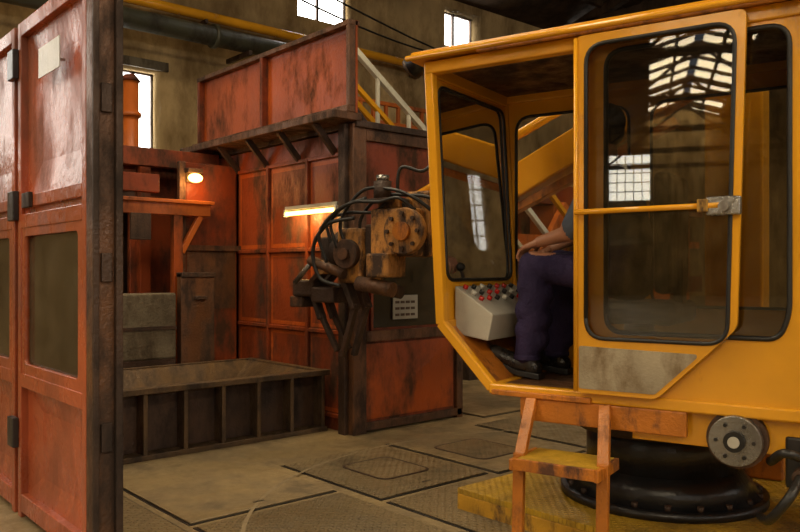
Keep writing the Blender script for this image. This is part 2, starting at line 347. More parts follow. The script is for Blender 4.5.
box('ledge',(3.40,CY-.06,2.37),(CX+.02,7.12,2.43),RUSTB,g,.008)
for i in range(5): 
    y=4.9+i*.5; beam('ledge_bracket',(CX,y,2.15),(3.44,y,2.37),.03,.05,RUST,g,0)
box('recess_wall',(3.08,6.40,0.0),(CX,6.45,2.2),REDD,g)
for (z0,z1) in ((.9,1.42),(1.47,2.1)): pyr('recess_panel',[(3.12,6.395,z0),(3.6,6.395,z0),(3.6,6.395,z1),(3.12,6.395,z1)],.012,REDD if z0>1.4 else RUSTB,g)
box('recess_flange',(3.06,6.36,1.42),(CX,6.40,1.47),RUSTB,g)
box('recess_post',(3.04,6.37,0),(3.10,6.42,2.2),RUSTB,g)
plate('furnace_wall',[(1.0,.02),(CX,.02),(CX,2.36),(1.0,2.36)],[rrect(1.7,.75,2.95,1.9,.03)],.08,(0,7.25,0),(1,0,0),(0,0,1),REDD,g)
box('furnace_chamber_back',(1.2,7.9,.1),(CX,8.0,2.3),RUST,g); box('furnace_chamber_floor',(1.2,7.3,.65),(CX,7.9,.72),BLOCK,g); box('furnace_chamber_top',(1.0,7.2,2.30),(CX,8.0,2.38),RUST,g)
box('furnace_lintel',(1.0,7.12,2.24),(3.5,7.2,2.36),REDD,g); box('furnace_side',(1.0,7.3,0),(1.06,8.0,2.3),RUST,g)
for x in (1.55,3.0): box('furnace_jamb',(x,7.10,0.02),(x+.1,7.2,2.24),REDD,g)
box('furnace_hood_beam',(1.0,6.7,2.18),(3.6,6.8,2.34),REDD,g)

# raised flap
g=group('raised_hood_flap')
fy0,fy1,fz0,fz1=4.60,7.10,2.43,3.12
box('sheet',(3.60,fy0,fz0),(3.62,fy1-.08,fz1),RED,g,0)
box('bottom_rim',(3.52,fy0,fz0),(3.60,fy1,fz0+.05),RUSTB,g); box('top_rim',(3.54,fy0,fz1-.04),(3.64,fy1-.06,fz1),RUSTB,g)
for y in (fy0,5.83,fy1-.11): box('rib',(3.54,y,fz0+.05),(3.60,y+.04,fz1-.04),REDD if y>fy0 else RUSTB,g)
pyr('pressed_a',[(3.598,5.82,fz0+.06),(3.598,fy0+.05,fz0+.06),(3.598,fy0+.05,fz1-.05),(3.598,5.82,fz1-.05)],-.03,RED,g)
pyr('pressed_b',[(3.598,6.98,fz0+.06),(3.598,5.88,fz0+.06),(3.598,5.88,fz1-.05),(3.598,6.98,fz1-.05)],-.03,RED,g)
for y in (5.0,6.4): cyl('hinge_barrel',(3.58,y,2.44),(3.58,y+.2,2.44),.025,RUST,g)
beam('stay',(3.66,5.2,3.0),(4.3,5.2,2.38),.04,.04,RUST,g); beam('stay',(3.66,6.8,3.0),(4.3,6.8,2.38),.04,.04,RUST,g)

g=group('charging_frame')
box('crossbeam',(1.6,6.26,1.72),(3.28,6.34,1.84),ORANGE,g); box('crossbeam_flange',(1.6,6.22,1.82),(3.30,6.35,1.85),ORANGE,g)
box('column',(2.94,6.26,.0),(3.02,6.34,1.72),RED,g); box('column',(1.7,6.26,.0),(1.78,6.34,1.72),RED,g)
beam('brace',(3.02,6.30,1.40),(3.20,6.30,1.72),.05,.05,ORANGE,g)
box('gusset',(2.3,6.24,1.9),(2.8,6.34,2.05),REDD,g); box('lifting_plate',(2.55,6.22,1.5),(2.72,6.26,1.72),RUST,g)
box('web_plate',(2.45,6.27,1.84),(2.6,6.33,1.92),RUST,g)
g=group('refractory_block'); box('body',(2.0,6.09,.52),(2.88,6.22,1.06),BLOCK,g,.015); box('strap',(2.0,6.08,.76),(2.88,6.09,.79),RUST,g,0); box('base_skid',(2.0,6.10,.0),(2.88,6.22,.52),RUST,g)
g=group('refractory_door_plate'); box('plate',(2.93,6.11,.0),(3.24,6.19,1.22),RUSTB,g,.006); box('rim',(2.93,6.09,1.19),(3.24,6.2,1.23),RUST,g); box('handle',(3.05,6.07,1.0),(3.15,6.11,1.03),RUST,g)
g=group('slag_tray')
tx0,tx1,ty0,ty1=1.25,3.56,4.95,6.06
box('base_plate',(tx0,ty0-.02,0),(tx1+.02,ty1,.035),TRAYM,g)
box('rim_front',(tx0,ty0-.03,.435),(tx1+.04,ty0+.05,.475),TRAYM,g); box('rim_right',(tx1-.04,ty0+.05,.435),(tx1+.02,ty1,.475),TRAYM,g)
box('rim_left',(tx0,ty0+.05,.435),(tx0+.06,ty1,.475),TRAYM,g); box('rim_rear',(tx0,ty1-.03,.435),(tx1,ty1,.475),TRAYM,g)
x=tx0
while x<tx1:
    box('rib_front',(x,ty0-.015,.035),(x+.03,ty0+.10,.435),TRAYM,g); x+=.285
box('front_web',(tx0,ty0+.10,.035),(tx1,ty0+.115,.435),RUST,g)
box('side_web',(tx1-.03,ty0+.115,.035),(tx1-.015,ty1,.435),RUST,g)
a=[(tx0+.05,ty0+.05,.46),(tx1-.04,ty0+.05,.46),(tx1-.04,ty1-.03,.46),(tx0+.05,ty1-.03,.46)]
b=[(tx0+.35,ty0+.40,.16),(tx1-.42,ty0+.40,.16),(tx1-.42,ty1-.2,.16),(tx0+.35,ty1-.2,.16)]
mesh('hopper',a+b,[(0,1,5,4),(1,2,6,5),(2,3,7,6),(3,0,4,7),(4,5,6,7)],TRAYM,g)

g=group('fluorescent_lamp')
box('housing',(3.57,4.80,1.745),(3.63,5.52,1.775),GREYP,g); cyl('tube',(3.575,4.82,1.715),(3.575,5.50,1.715),.018,TUBE,g)
box('cap_a',(3.56,4.80,1.69),(3.59,4.82,1.75),WHITE,g,0); box('cap_b',(3.56,5.50,1.69),(3.59,5.52,1.75),WHITE,g,0)
l=bpy.data.lights.new('tube_glow','AREA'); l.shape='RECTANGLE'; l.size=.03; l.size_y=.68; l.energy=6; l.color=(1,.62,.2)
o=bpy.data.objects.new('tube_glow',l); o.location=(3.50,5.16,1.69); o.rotation_euler=Vector((.5,0,-.6)).to_track_quat('-Z','X').to_euler(); COL.objects.link(o); o.parent=g
g=group('bulkhead_lamp')
box('base',(3.09,6.30,2.10),(3.23,6.37,2.14),RUST,g); ball('bulb',(3.16,6.31,2.055),(.065,.05,.04),BULB,g); box('back_plate',(3.10,6.36,2.02),(3.22,6.372,2.14),RUST,g)
l=bpy.data.lights.new('bulb_glow','POINT'); l.energy=5; l.color=(1,.5,.15); l.shadow_soft_size=.05
o=bpy.data.objects.new('bulb_glow',l); o.location=(3.14,6.20,2.0); COL.objects.link(o); o.parent=g
g=group('orange_exhaust_stack')
cyl('stack',(3.47,8.5,0),(3.47,8.5,3.35),.095,ORANGE,g); cyl('collar',(3.47,8.5,2.95),(3.47,8.5,3.0),.12,ORANGE,g); cyl('cap',(3.47,8.5,3.35),(3.47,8.5,3.42),.12,REDD,g,.06)

# ---------------------------------------------------------------- background mezzanine, stairs, machines
g=group('mezzanine')
box('deck',(4.9,7.9,3.1),(6.0,9.2,3.2),GPIPE,g)
for x in (5.0,5.9):
    for y in (8.0,9.1): box('column',(x,y,0),(x+.1,y+.1,3.1),ORANGE,g)
for x in (5.0,5.6): beam('rail_post',(x,7.95,3.2),(x,7.95,3.55),.04,.04,ORANGE,g)
for z in (3.55,): beam('guard_rail',(4.95,7.95,z),(6.0,7.95,z),.045,.045,YEL,g)
for z in (3.2,3.5,3.8): beam('rear_guard_rail',(6.2,9.15,z),(10.0,9.15,z),.06,.06,ORANGE,g)
for i in range(16): x=6.25+i*.25; beam('rear_rail_post',(x,9.15,2.8),(x,9.15,3.8),.05,.05,ORANGE,g)
box('rear_walkway',(6.0,8.9,2.72),(10.0,9.3,2.86),ORANGE,g)
for x in (7.4,9.8): box('rear_column',(x,9.2,0),(x+.1,9.3,2.72),ORANGE,g)
g=group('metal_staircase')
sx0,sz0,sx1,sz1=6.0,3.2,10.4,0.0
for y in (7.9,8.7):
    beam('stringer',(sx0,y,sz0),(sx1,y,sz1),.05,.22,YEL,g)
    beam('handrail',(sx0-.1,y,sz0+1.07),(sx1,y,sz1+1.0),.075,.075,GRAIL if y<8 else YEL,g); beam('mid_rail',(sx0,y,sz0+.55),(sx1,y,sz1+.55),.06,.06,YEL if y<8 else GRAIL,g)
    for i in range(9):
        t=i/8; x=sx0+(sx1-sx0)*t; z=sz0+(sz1-sz0)*t; beam('baluster',(x,y,z),(x,y,z+1.0),.045,.045,GRAIL,g)
for i in range(15):
    t=(i+.5)/15; x=sx0+(sx1-sx0)*t; z=sz0+(sz1-sz0)*t; box('tread_%d'%i,(x-.14,7.92,z),(x+.14,8.68,z+.03),YELD,g,0)
g=group('rolling_mill_frame')
for x in (6.6,8.2,9.8,11.4): box('upright',(x,6.3,0),(x+.28,6.7,2.1),ORANGE,g)
box('top_beam',(6.4,6.25,2.1),(12,6.75,2.35),REDD,g); box('lower_beam',(6.4,6.25,.9),(12,6.75,1.15),REDD,g); box('mid_beam',(6.4,6.3,1.6),(12,6.5,1.70),ORANGE,g)
for x in (7.5,9.1,10.7): cyl('roll',(x,6.1,.6),(x,6.9,.6),.3,RUST,g); cyl('drum',(x,6.2,1.4),(x,6.8,1.4),.2,ORANGE,g)
box('bed',(6.4,6.1,0),(12,6.9,.3),RUST,g)
for x in (6.9,8.6): beam('diagonal',(x,6.2,.3),(x+1.4,6.2,2.1),.08,.1,ORANGE,g)
beam('feed_rail',(6.9,6.0,2.3),(9.4,6.0,.3),.06,.06,WHITE,g); beam('feed_rail_b',(7.6,6.0,2.3),(10.1,6.0,.3),.06,.06,YEL,g); beam('feed_rail_c',(6.2,6.0,2.3),(8.7,6.0,.3),.05,.05,GRAIL,g)
box('back_sheet',(6.5,6.9,.1),(12,6.95,2.1),REDD,g)
g=group('control_cabinet')
box('body',(7.4,4.9,0),(8.6,5.4,1.7),REDD,g,.01); box('door_a',(7.43,4.87,.1),(7.98,4.9,1.6),ORANGE,g); box('door_b',(8.02,4.87,.1),(8.57,4.9,1.6),ORANGE,g); box('meter',(7.6,4.85,1.3),(7.8,4.87,1.5),WHITE,g)
g=group('mesh_guard_fence')
for i in range(16): beam('wire_v',(5.4+i*.1,4.4,.0),(5.4+i*.1,4.4,.95),.012,.012,WHITE,g,0)
for z in [.08+.1*i for i in range(9)]: beam('wire_h',(5.4,4.4,z),(6.9,4.4,z),.012,.012,WHITE,g,0)
for x in (5.38,6.92): beam('post',(x,4.4,0),(x,4.4,1.0),.05,.05,YEL,g)

# ---------------------------------------------------------------- CAB  (local x = along side, y = away, z up)
CO=(2.687,2.83,0); CR=math.radians(-74.35)
C=group('crane_operator_cab',CO,CR)
W=.86; ZR=2.30
A0=(0.0,ZR-.03); A1=(.07,.98); A2=(.35,.69)
def P3(p,v): return (p[0],v,p[1])
for v,tag in ((.0,'near'),(W,'far')):
    beam('front_post_'+tag,P3(A0,v),P3(A1,v),.05,.05,YEL,C,.008,up=(0,1,0)); beam('front_chamfer_'+tag,P3((A1[0]-.003,A1[1]+.01),v),P3(A2,v),.05,.05,YEL,C,.008,up=(0,1,0))
    beam('sill_'+tag,P3((.34,.69),v),P3((2.4,.69),v),.06,.05,YEL,C,.008); beam('header_'+tag,P3((-.02,ZR-.045),v),P3((2.4,ZR-.045),v),.06,.06,YEL,C,.008)
for p,n in ((A1,'mid'),(A2,'low')): beam('front_cross_'+n,P3(p,0),P3(p,W),.045,.045,YEL,C,.006)
beam('front_cross_top',P3((0,ZR-.05),0),P3((0,ZR-.05),W),.06,.08,YEL,C,.006)
fd=Vector((A1[0]-A0[0],0,A1[1]-A0[1])); fl=fd.length; fd.normalize()
plate('front_sheet',[(0.0,0),(W,0),(W,fl),(0.0,fl)],[rrect(.05,.09,W-.05,fl-.22,.07)],.015,P3(A0,0),(0,1,0),fd,YEL,C)
O=Vector(P3(A0,0)); o=[O+Vector((0,1,0))*a+fd*b for a,b in ((.04,.08),(W-.04,.08),(W-.04,fl-.21),(.04,fl-.21))]
mesh('front_glass',o,[(0,1,2,3)],GL,C)
cd=Vector((A2[0]-A1[0],0,A2[1]-A1[1])); cl=cd.length
plate('front_toe_sheet',[(0,0),(W,0),(W,cl),(0,cl)],[],.015,P3(A1,0),(0,1,0),cd,YELO,C)
prof=[(A0[0],ZR-.04),(A1[0],A1[1]),(A2[0],A2[1]),(2.4,.69),(2.4,ZR-.04)]
plate('far_sheet',prof,[rrect(.08,1.06,.74,2.14,.09),rrect(.86,1.06,1.7,2.14,.09)],.015,(0,W,0),(1,0,0),(0,0,1),YEL,C)
box('far_glass',(.06,W-.004,1.04),(1.72,W+.002,2.16),GL,C,0)
for (a,b) in ((.08,.74),(.86,1.7)):
    P=[(x,W-.010,z) for x,z in rrect(a,1.06,b,2.14,.09)]; tube('far_window_gasket',P+[P[0]],.009,RUBBER,C,False,6)
P=[tuple(O+Vector((0,1,0))*a+fd*b+Vector((.010,0,0))) for a,b in rrect(.05,.09,W-.05,fl-.22,.07)]; tube('front_window_gasket',P+[P[0]],.009,RUBBER,C,False,6)
plate('near_rear_sheet',[(.80,.66),(2.4,.66),(2.4,ZR-.04),(.80,ZR-.04)],[rpoly([(.90,.98),(1.585,.98),(1.62,1.08),(1.62,2.2),(.90,2.2)],.08)],.03,(0,0,0),(1,0,0),(0,0,1),YEL,C,.004)
box('near_rear_glass',(.88,.004,.96),(1.64,.009,2.22),GLD,C,0)
P=[(x,-.016,z) for x,z in rpoly([(.90,.98),(1.585,.98),(1.62,1.08),(1.62,2.2),(.90,2.2)],.08)]; tube('near_rear_gasket',P+[P[0]],.011,RUBBER,C,False,6)
beam('door_pillar',(.81,.03,.69),(.81,.03,ZR-.05),.05,.05,YEL,C,.006)
plate('roof',rrect(-.09,-.07,2.45,W+.06,.05),[],.035,(0,0,ZR+.012),(1,0,0),(0,1,0),YEL,C,.01)
box('ceiling_lining',(.03,.03,ZR-.035),(2.38,W-.03,ZR-.015),RUSTB,C,0)
tube('roof_gutter',[(-.09,-.08,ZR),(2.45,-.08,ZR)],.014,YEL,C,False)
box('lifting_lug',(.55,.1,ZR+.03),(.65,.14,ZR+.08),YEL,C)
box('floor_plate',(.33,.02,.675),(2.38,W-.02,.705),RUSTB,C,0)
box('rear_wall',(2.38,0,.66),(2.42,W,ZR),YEL,C)
box('partition',(1.66,.03,.70),(1.68,W-.03,2.26),RUST,C,0)
box('lower_body',(1.0,.03,.52),(2.4,W-.02,.68),YEL,C,.006)
box('skirt_plate',(.50,-.03,.56),(1.24,.0,.665),YELO,C,.006); box('skirt_return',(.5,.0,.56),(.53,.5,.665),YELO,C)
box('door_sill_trim',(.36,-.045,.665),(.84,-.015,.69),YELO,C,.004)
dv=-.055
dout=[(.785,.715),(1.13,.715),(1.44,1.02),(1.475,2.27),(.785,2.27)]
dh1=rpoly([(.83,.955),(1.405,.955),(1.435,2.225),(.83,2.225)],.085)
plate('door_leaf',rpoly(dout,.03),[dh1],.035,(0,dv,0),(1,0,0),(0,0,1),YEL,C,.005)
plate('door_glass',rpoly([(.82,.945),(1.415,.945),(1.445,2.235),(.82,2.235)],.085),[],.006,(0,dv,0),(1,0,0),(0,0,1),GLD,C)
P=[(x,dv-.018,z) for x,z in dh1]; tube('door_gasket',P+[P[0]],.009,RUBBER,C,False,6)
plate('door_kick_sheet',rpoly([(.80,.735),(1.125,.735),(1.29,.895),(1.29,.91),(.80,.92)],.01),[],.004,(0,dv-.02,0),(1,0,0),(0,0,1),WORN,C)
tube('door_edge_trim',[(.785,dv-.02,.72),(.785,dv-.02,2.26)],.010,YEL,C,False)
tube('grab_bar',[(.79,dv-.045,1.50),(1.40,dv-.045,1.505)],.012,YEL,C,False)
box('latch_plate',(1.33,dv-.05,1.465),(1.46,dv-.02,1.54),STEEL,C,.008); cyl('latch_knob',(1.40,dv-.05,1.50),(1.40,dv-.07,1.50),.02,STEEL,C); box('latch_lever',(1.30,dv-.065,1.48),(1.34,dv-.05,1.53),YELD,C)
tube('door_rail',[(.3,-.07,2.285),(2.4,-.07,2.285)],.012,YELO,C,False)
vv=[]
for v in (.10,.80):
    vv+=[(.085,v,.93),(.27,v,.90),(.30,v,1.03),(.20,v,1.10),(.085,v,1.17)]
mesh('console_body',vv,[(0,1,2,3,4),(5,6,7,8,9),(0,1,6,5),(1,2,7,6),(2,3,8,7),(3,4,9,8),(4,0,5,9)],GREYP,C,False,.006)
cn=Vector((.12,0,.20)).normalized()
for j in range(7):
    for i in range(3):
        b=Vector((.11+i*.045,.16+j*.09,1.155-i*.028)); cyl('button_%d_%d'%(i,j),b,b+cn*.02,.013,[REDB,BLACK,WHITE,BLACK,REDB][(i*2+j)%5],C,seg=12)
tube('joystick',[(.22,.62,1.08),(.25,.61,1.20),(.26,.60,1.27)],.010,BLACK,C); ball('joystick_knob',(.262,.60,1.29),.026,BLACK,C)
S=C
cyl('roller_disc',(1.43,-.06,.575),(1.43,-.02,.575),.10,STEEL,S,seg=36,bevel=.004); cyl('roller_rim',(1.43,-.02,.575),(1.43,.06,.575),.115,RUSTB,S,seg=36); cyl('roller_hub',(1.43,-.08,.575),(1.43,-.06,.575),.04,BLACK,S); cyl('roller_pin',(1.43,-.09,.575),(1.43,-.08,.575),.022,GREYP,S)
for i in range(6): a=i*math.pi/3; cyl('roller_bolt_%d'%i,(1.43+.07*math.cos(a),-.068,.575+.07*math.sin(a)),(1.43+.07*math.cos(a),-.06,.575+.07*math.sin(a)),.008,BLACK,S,seg=6)
box('valve_block',(1.60,.02,.40),(1.78,.2,.60),BLACK,S,.01); cyl('valve_port',(1.66,.02,.46),(1.66,-.05,.46),.03,RUST,S); tube('valve_hose_a',[(1.66,-.05,.46),(1.63,-.14,.40),(1.56,-.10,.30),(1.5,.1,.25)],.018,RUBBER,S); tube('valve_hose_b',[(1.72,.0,.5),(1.62,-.10,.56),(1.55,.0,.5)],.018,RUBBER,S)
beam('work_light_bracket',(-.05,.1,ZR+.03),(-.10,.15,ZR+.06),.03,.03,BLACK,S); cyl('work_light_housing',(-.20,.15,ZR+.02),(-.10,.15,ZR+.07),.065,BLACK,S,.035); cyl('work_light_lens',(-.215,.15,ZR+.012),(-.20,.15,ZR+.02),.06,RUST,S)
box('seat_cushion',(.70,.20,1.00),(1.14,.64,1.105),RUBBER,S,.03); box('seat_backrest',(1.03,.22,1.14),(1.11,.62,1.70),RUBBER,S,.035); box('seat_back_bracket',(1.09,.38,1.03),(1.13,.46,1.3),BLACK,S); cyl('seat_pedestal',(.92,.42,.705),(.92,.42,1.02),.07,BLACK,S); cyl('seat_base_flange',(.92,.42,.705),(.92,.42,.725),.16,BLACK,S)
S=group('boarding_steps',CO,CR)
for u,u2 in ((.56,.575),(.90,.95)):
    beam('rail_top_%d'%(u*100),(u,-.03,.66),(u2,-.20,.42),.03,.05,YELO,S,.004,up=(1,0,0)); beam('rail_low_%d'%(u*100),(u2,-.20,.45),(u2,-.22,.0),.03,.05,YELO,S,.004,up=(1,0,0))
box('step_tread',(.59,-.28,.425),(.94,-.02,.44),TREADY,S,.003); box('step_nosing',(.585,-.295,.395),(.945,-.28,.445),YELO,S,.003)
for u in (.575,.95): beam('tread_bracket',(u,-.29,.415),(u,-.02,.415),.02,.05,YELO,S)
S=group('turntable_pedestal',CO,CR)
c=(.95,.70)
cyl('base_flange',(*c,.12),(*c,.16),.50,BLACK,S,seg=48); cyl('flared_base',(*c,.16),(*c,.28),.47,BLACK,S,.37,48); cyl('drum',(*c,.28),(*c,.50),.37,BLACK,S,seg=48); cyl('slew_ring',(*c,.46),(*c,.52),.42,RUST,S,seg=48)
for i in range(20):
    a=i*math.pi/10; q=(c[0]+.46*math.cos(a),c[1]+.46*math.sin(a)); cyl('bolt_%d'%i,(*q,.16),(*q,.185),.016,RUST,S,seg=6)

# ---------------------------------------------------------------- MANIPULATOR
M=group('forging_manipulator',CO,CR)
vm=1.08
box('head_block',(-1.02,vm-.16,1.34),(-.70,vm+.16,1.66),MANI,M,.02)
box('head_top',(-.98,vm-.13,1.66),(-.80,vm+.13,1.73),MANI,M,.015)
cyl('flange_disc',(-.72,vm-.22,1.50),(-.72,vm-.16,1.50),.15,MANI,M,seg=36,bevel=.006); cyl('flange_hub',(-.72,vm-.25,1.50),(-.72,vm-.22,1.50),.06,YELO,M)
for i in range(8): a=i*math.pi/4; cyl('flange_bolt_%d'%i,(-.72+.115*math.cos(a),vm-.24,1.50+.115*math.sin(a)),(-.72+.115*math.cos(a),vm-.22,1.50+.115*math.sin(a)),.014,RUST,M,seg=6)
box('neck',(-1.10,vm-.11,1.26),(-1.00,vm+.11,1.56),RUST,M,.015)
box('rotator_body',(-1.32,vm-.14,1.16),(-1.10,vm+.14,1.54),MANI,M,.03)
cyl('rotator_face',(-1.21,vm-.19,1.36),(-1.21,vm-.14,1.36),.10,RUSTB,M,seg=32,bevel=.005); cyl('rotator_pin',(-1.21,vm-.22,1.36),(-1.21,vm-.19,1.36),.04,RUSTB,M)
cyl('rotator_ring',(-1.38,vm,1.38),(-1.32,vm,1.38),.15,RUST,M,seg=36,bevel=.005)
box('motor_block',(-1.00,vm-.24,1.20),(-.82,vm-.02,1.36),MANI,M,.015); cyl('motor',(-.93,vm-.14,1.72),(-.93,vm-.14,1.84),.06,RUST,M); cyl('motor_cap',(-.93,vm-.14,1.84),(-.93,vm-.14,1.88),.045,STEEL,M); box('motor_bracket',(-1.02,vm-.2,1.70),(-.84,vm-.05,1.725),RUST,M)
cyl('accumulator',(-1.10,vm-.18,1.16),(-.82,vm-.18,1.12),.05,RUSTB,M); cyl('accumulator_b',(-1.08,vm-.05,1.14),(-.84,vm-.05,1.10),.045,RUST,M)
box('wrist_plate',(-1.46,vm-.14,1.24),(-1.38,vm+.14,1.48),RUST,M,.012)
cyl('wrist_pin',(-1.42,vm-.2,1.27),(-1.42,vm+.2,1.27),.05,MANI,M)
for s in (-1,1):
    v=vm+s*.07
    beam('tong_arm_a_%d'%s,(-1.42,v,1.30),(-1.62,v,1.12),.04,.10,RUST,M,.008,up=(0,1,0)); beam('tong_arm_b_%d'%s,(-1.60,v,1.15),(-1.50,v,.90),.04,.07,RUST,M,.008,up=(0,1,0))
    beam('tong_tip_%d'%s,(-1.52,v,.95),(-1.36,v,.68),.035,.04,RUST,M,.006,up=(0,1,0))
    beam('tong_rear_a_%d'%s,(-1.30,v,1.20),(-1.20,v,.98),.04,.09,RUST,M,.008,up=(0,1,0)); beam('tong_rear_b_%d'%s,(-1.20,v,1.02),(-1.32,v,.64),.035,.05,RUST,M,.006,up=(0,1,0))
box('jaw_block',(-1.74,vm-.12,1.06),(-1.54,vm+.12,1.18),RUST,M,.015); box('jaw_lip',(-1.78,vm-.10,.98),(-1.66,vm+.10,1.06),RUSTB,M,.01); box('jaw_rear',(-1.54,vm-.15,1.02),(-1.34,vm+.15,1.13),RUST,M,.015)
cyl('jaw_cylinder',(-1.52,vm-.18,1.32),(-1.22,vm-.18,1.22),.035,RUSTB,M); cyl('jaw_rod',(-1.66,vm-.18,1.16),(-1.50,vm-.18,1.31),.018,STEEL,M)
for i,(a,b,h) in enumerate([(-1.28,-.80,.16),(-1.22,-.70,.24),(-1.36,-.88,.10),(-1.1,-.62,.20)]):
    v=vm-.18+.03*i
    tube('hose_%d'%i,[(a,v,1.40),(a-.03,v-.03,1.58),((a+b)/2-.1,v-.04,1.54+h),((a+b)/2+.12,v-.02,1.54+h),(b+.02,v,1.72),(b+.12,v+.05,1.64)],.012,RUBBER,M)
tube('hose_drop',[(-1.12,vm-.2,1.60),(-1.32,vm-.24,1.56),(-1.46,vm-.22,1.40),(-1.42,vm-.2,1.20),(-1.24,vm-.2,1.14)],.014,RUBBER,M)
tube('hose_drop_b',[(-1.02,vm-.2,1.73),(-1.22,vm-.24,1.66),(-1.38,vm-.25,1.50),(-1.34,vm-.22,1.30)],.012,RUBBER,M)
tube('hose_up',[(-.84,vm-.1,1.70),(-.80,vm-.12,1.92),(-.66,vm-.06,1.90),(-.58,vm+.02,2.02)],.012,RUBBER,M)
vb=1.24
beam('boom_beam',(-.80,vb,1.45),(1.15,vb,2.42),.16,.20,YEL,M,.012); beam('boom_lower_rib',(-.70,vb,1.36),(.9,vb,2.10),.08,.05,YELO,M,.006)
cyl('boom_cylinder',(-.88,vb-.02,1.74),(.30,vb,2.29),.03,YEL,M); cyl('boom_rod',(.28,vb,2.28),(.8,vb,2.52),.02,STEEL,M)
box('boom_head_bracket',(-.86,vb-.14,1.34),(-.66,vb+.12,1.78),MANI,M,.015)
box('mast',(1.05,vb-.02,.30),(1.35,vb+.22,2.62),YEL,M,.015); box('mast_foot',(1.0,vb,.121),(1.45,vb+.35,.30),YELO,M,.015)
cyl('boom_pivot',(1.15,vb-.15,2.42),(1.15,vb+.25,2.42),.07,STEEL,M)

# ---------------------------------------------------------------- OPERATOR
OP=group('seated_worker',CO,CR)
def bm_cone(bm,a,ra,b,rb,seg=20):
    a=Vector(a); b=Vector(b); d=b-a; L=d.length
    r=bmesh.ops.create_cone(bm,cap_ends=True,segments=seg,radius1=ra,radius2=rb,depth=L)
    q=Vector((0,0,1)).rotation_difference(d.normalized()).to_matrix().to_4x4()
    bmesh.ops.transform(bm,matrix=Matrix.Translation((a+b)/2)@q,verts=r['verts'])
    for p,rr in ((a,ra),(b,rb)):
        s=bmesh.ops.create_uvsphere(bm,u_segments=seg,v_segments=12,radius=rr); bmesh.ops.translate(bm,vec=p,verts=s['verts'])
def bm_ell(bm,c,r,rot=None):
    s=bmesh.ops.create_uvsphere(bm,u_segments=24,v_segments=16,radius=1)
    M4=Matrix.Translation(c)@(rot if rot else Matrix.Identity(4))@Matrix.Diagonal((r[0],r[1],r[2],1)); bmesh.ops.transform(bm,matrix=M4,verts=s['verts'])
def remesh(name,cones,ells,voxel,sm,mats,assign,parent):
    bm=bmesh.new()
    for c in cones: bm_cone(bm,*c)
    for e in ells: bm_ell(bm,*e)
    me=bpy.data.meshes.new(name+'_src'); bm.to_mesh(me); bm.free()
    o=bpy.data.objects.new('tmp',me); COL.objects.link(o)
    r=o.modifiers.new('r','REMESH'); r.mode='VOXEL'; r.voxel_size=voxel
    s=o.modifiers.new('s','SMOOTH'); s.factor=.5; s.iterations=sm
    bpy.context.view_layer.update(); dg=bpy.context.evaluated_depsgraph_get()
    m2=bpy.data.meshes.new_from_object(o.evaluated_get(dg)); bpy.data.objects.remove(o); m2.name=name
    m2.materials.clear()
    for m in mats: m2.materials.append(m)
    for p in m2.polygons:
        p.use_smooth=True; p.material_index=assign(p.center) if assign else 0
    return finish(name,m2,None,parent)
vc=.42
hipN=(.85,vc-.09,1.22); hipF=(.85,vc+.09,1.22); knN=(.43,vc-.13,1.27); knF=(.47,vc+.12,1.28); anN=(.395,vc-.13,.83); anF=(.45,vc+.12,.83)
pel=(.87,vc,1.22); waist=(.86,vc,1.38); chest=(.81,vc,1.58); neck=(.765,vc,1.76); headc=Vector((.725,vc,1.94))
shN=(.785,vc-.185,1.69); shF=(.79,vc+.18,1.69); elF=(.60,vc+.24,1.46); wrF=(.40,vc+.20,1.37)
elN=(.665,vc-.225,1.43); wrN=(.47,vc-.15,1.39)
cones=[(hipN,.098,knN,.074),(hipF,.098,knF,.074),(knN,.078,((knN[0]+anN[0])/2+.02,anN[1],1.04),.078),(((knN[0]+anN[0])/2+.02,anN[1],1.04),.078,anN,.064),
 (knF,.078,((knF[0]+anF[0])/2+.02,anF[1],1.04),.076),(((knF[0]+anF[0])/2+.02,anF[1],1.04),.076,anF,.064),
 (pel,.13,waist,.125),(waist,.125,chest,.135),(chest,.12,neck,.062),(neck,.054,tuple(headc+Vector((.02,0,-.04))),.052),
 (chest,.11,shN,.066),(chest,.11,shF,.066),(shN,.062,elN,.050),(shF,.062,elF,.050),(elN,.042,wrN,.028),(elF,.042,wrF,.028),
 (hipN,.11,pel,.12),(hipF,.11,pel,.12)]
mid=lambda a,b,t:tuple(Vector(a).lerp(Vector(b),t))
cones+= [(mid(shN,elN,.5),.064,mid(shN,elN,.92),.062),(mid(shF,elF,.5),.062,mid(shF,elF,.92),.060)]
for (kn,an) in ((knN,anN),(knF,anF)):
    for t,rr in ((.28,.081),(.55,.082),(.78,.074)): 
        q=Vector(kn).lerp(Vector(an),t)+Vector((.018,0,0)); cones.append((tuple(q+Vector((-.02,-.012,.02))),rr*.86,tuple(q+Vector((.02,.012,-.02))),rr*.9))
ells=[((.87,vc,1.30),(.13,.175,.13)),((.82,vc,1.58),(.115,.185,.16)),((.80,vc,1.68),(.09,.19,.07))]
bones=[(hipN,knN,0),(hipF,knF,0),(knN,anN,0),(knF,anF,0),(pel,(.87,vc,1.30),0),((.85,vc,1.42),chest,1),(chest,mid(chest,neck,.85),1),(mid(chest,neck,.95),tuple(headc),2),(shN,mid(shN,elN,.95),1),(shF,mid(shF,elF,.95),1),(chest,shN,1),(chest,shF,1),(mid(elN,wrN,.12),wrN,2),(mid(elF,wrF,.12),wrF,2)]
def near(p):
    best=9;bi=0
    for a,b,m in bones:
        a=Vector(a); b=Vector(b); d=b-a; t=max(0,min(1,(p-a).dot(d)/max(d.length_squared,1e-9))); q=(p-(a+d*t)).length
        if q<best: best=q;bi=m
    return bi
remesh('body',cones,ells,.009,3,[NAVY,SHIRT,SKIN],near,OP)
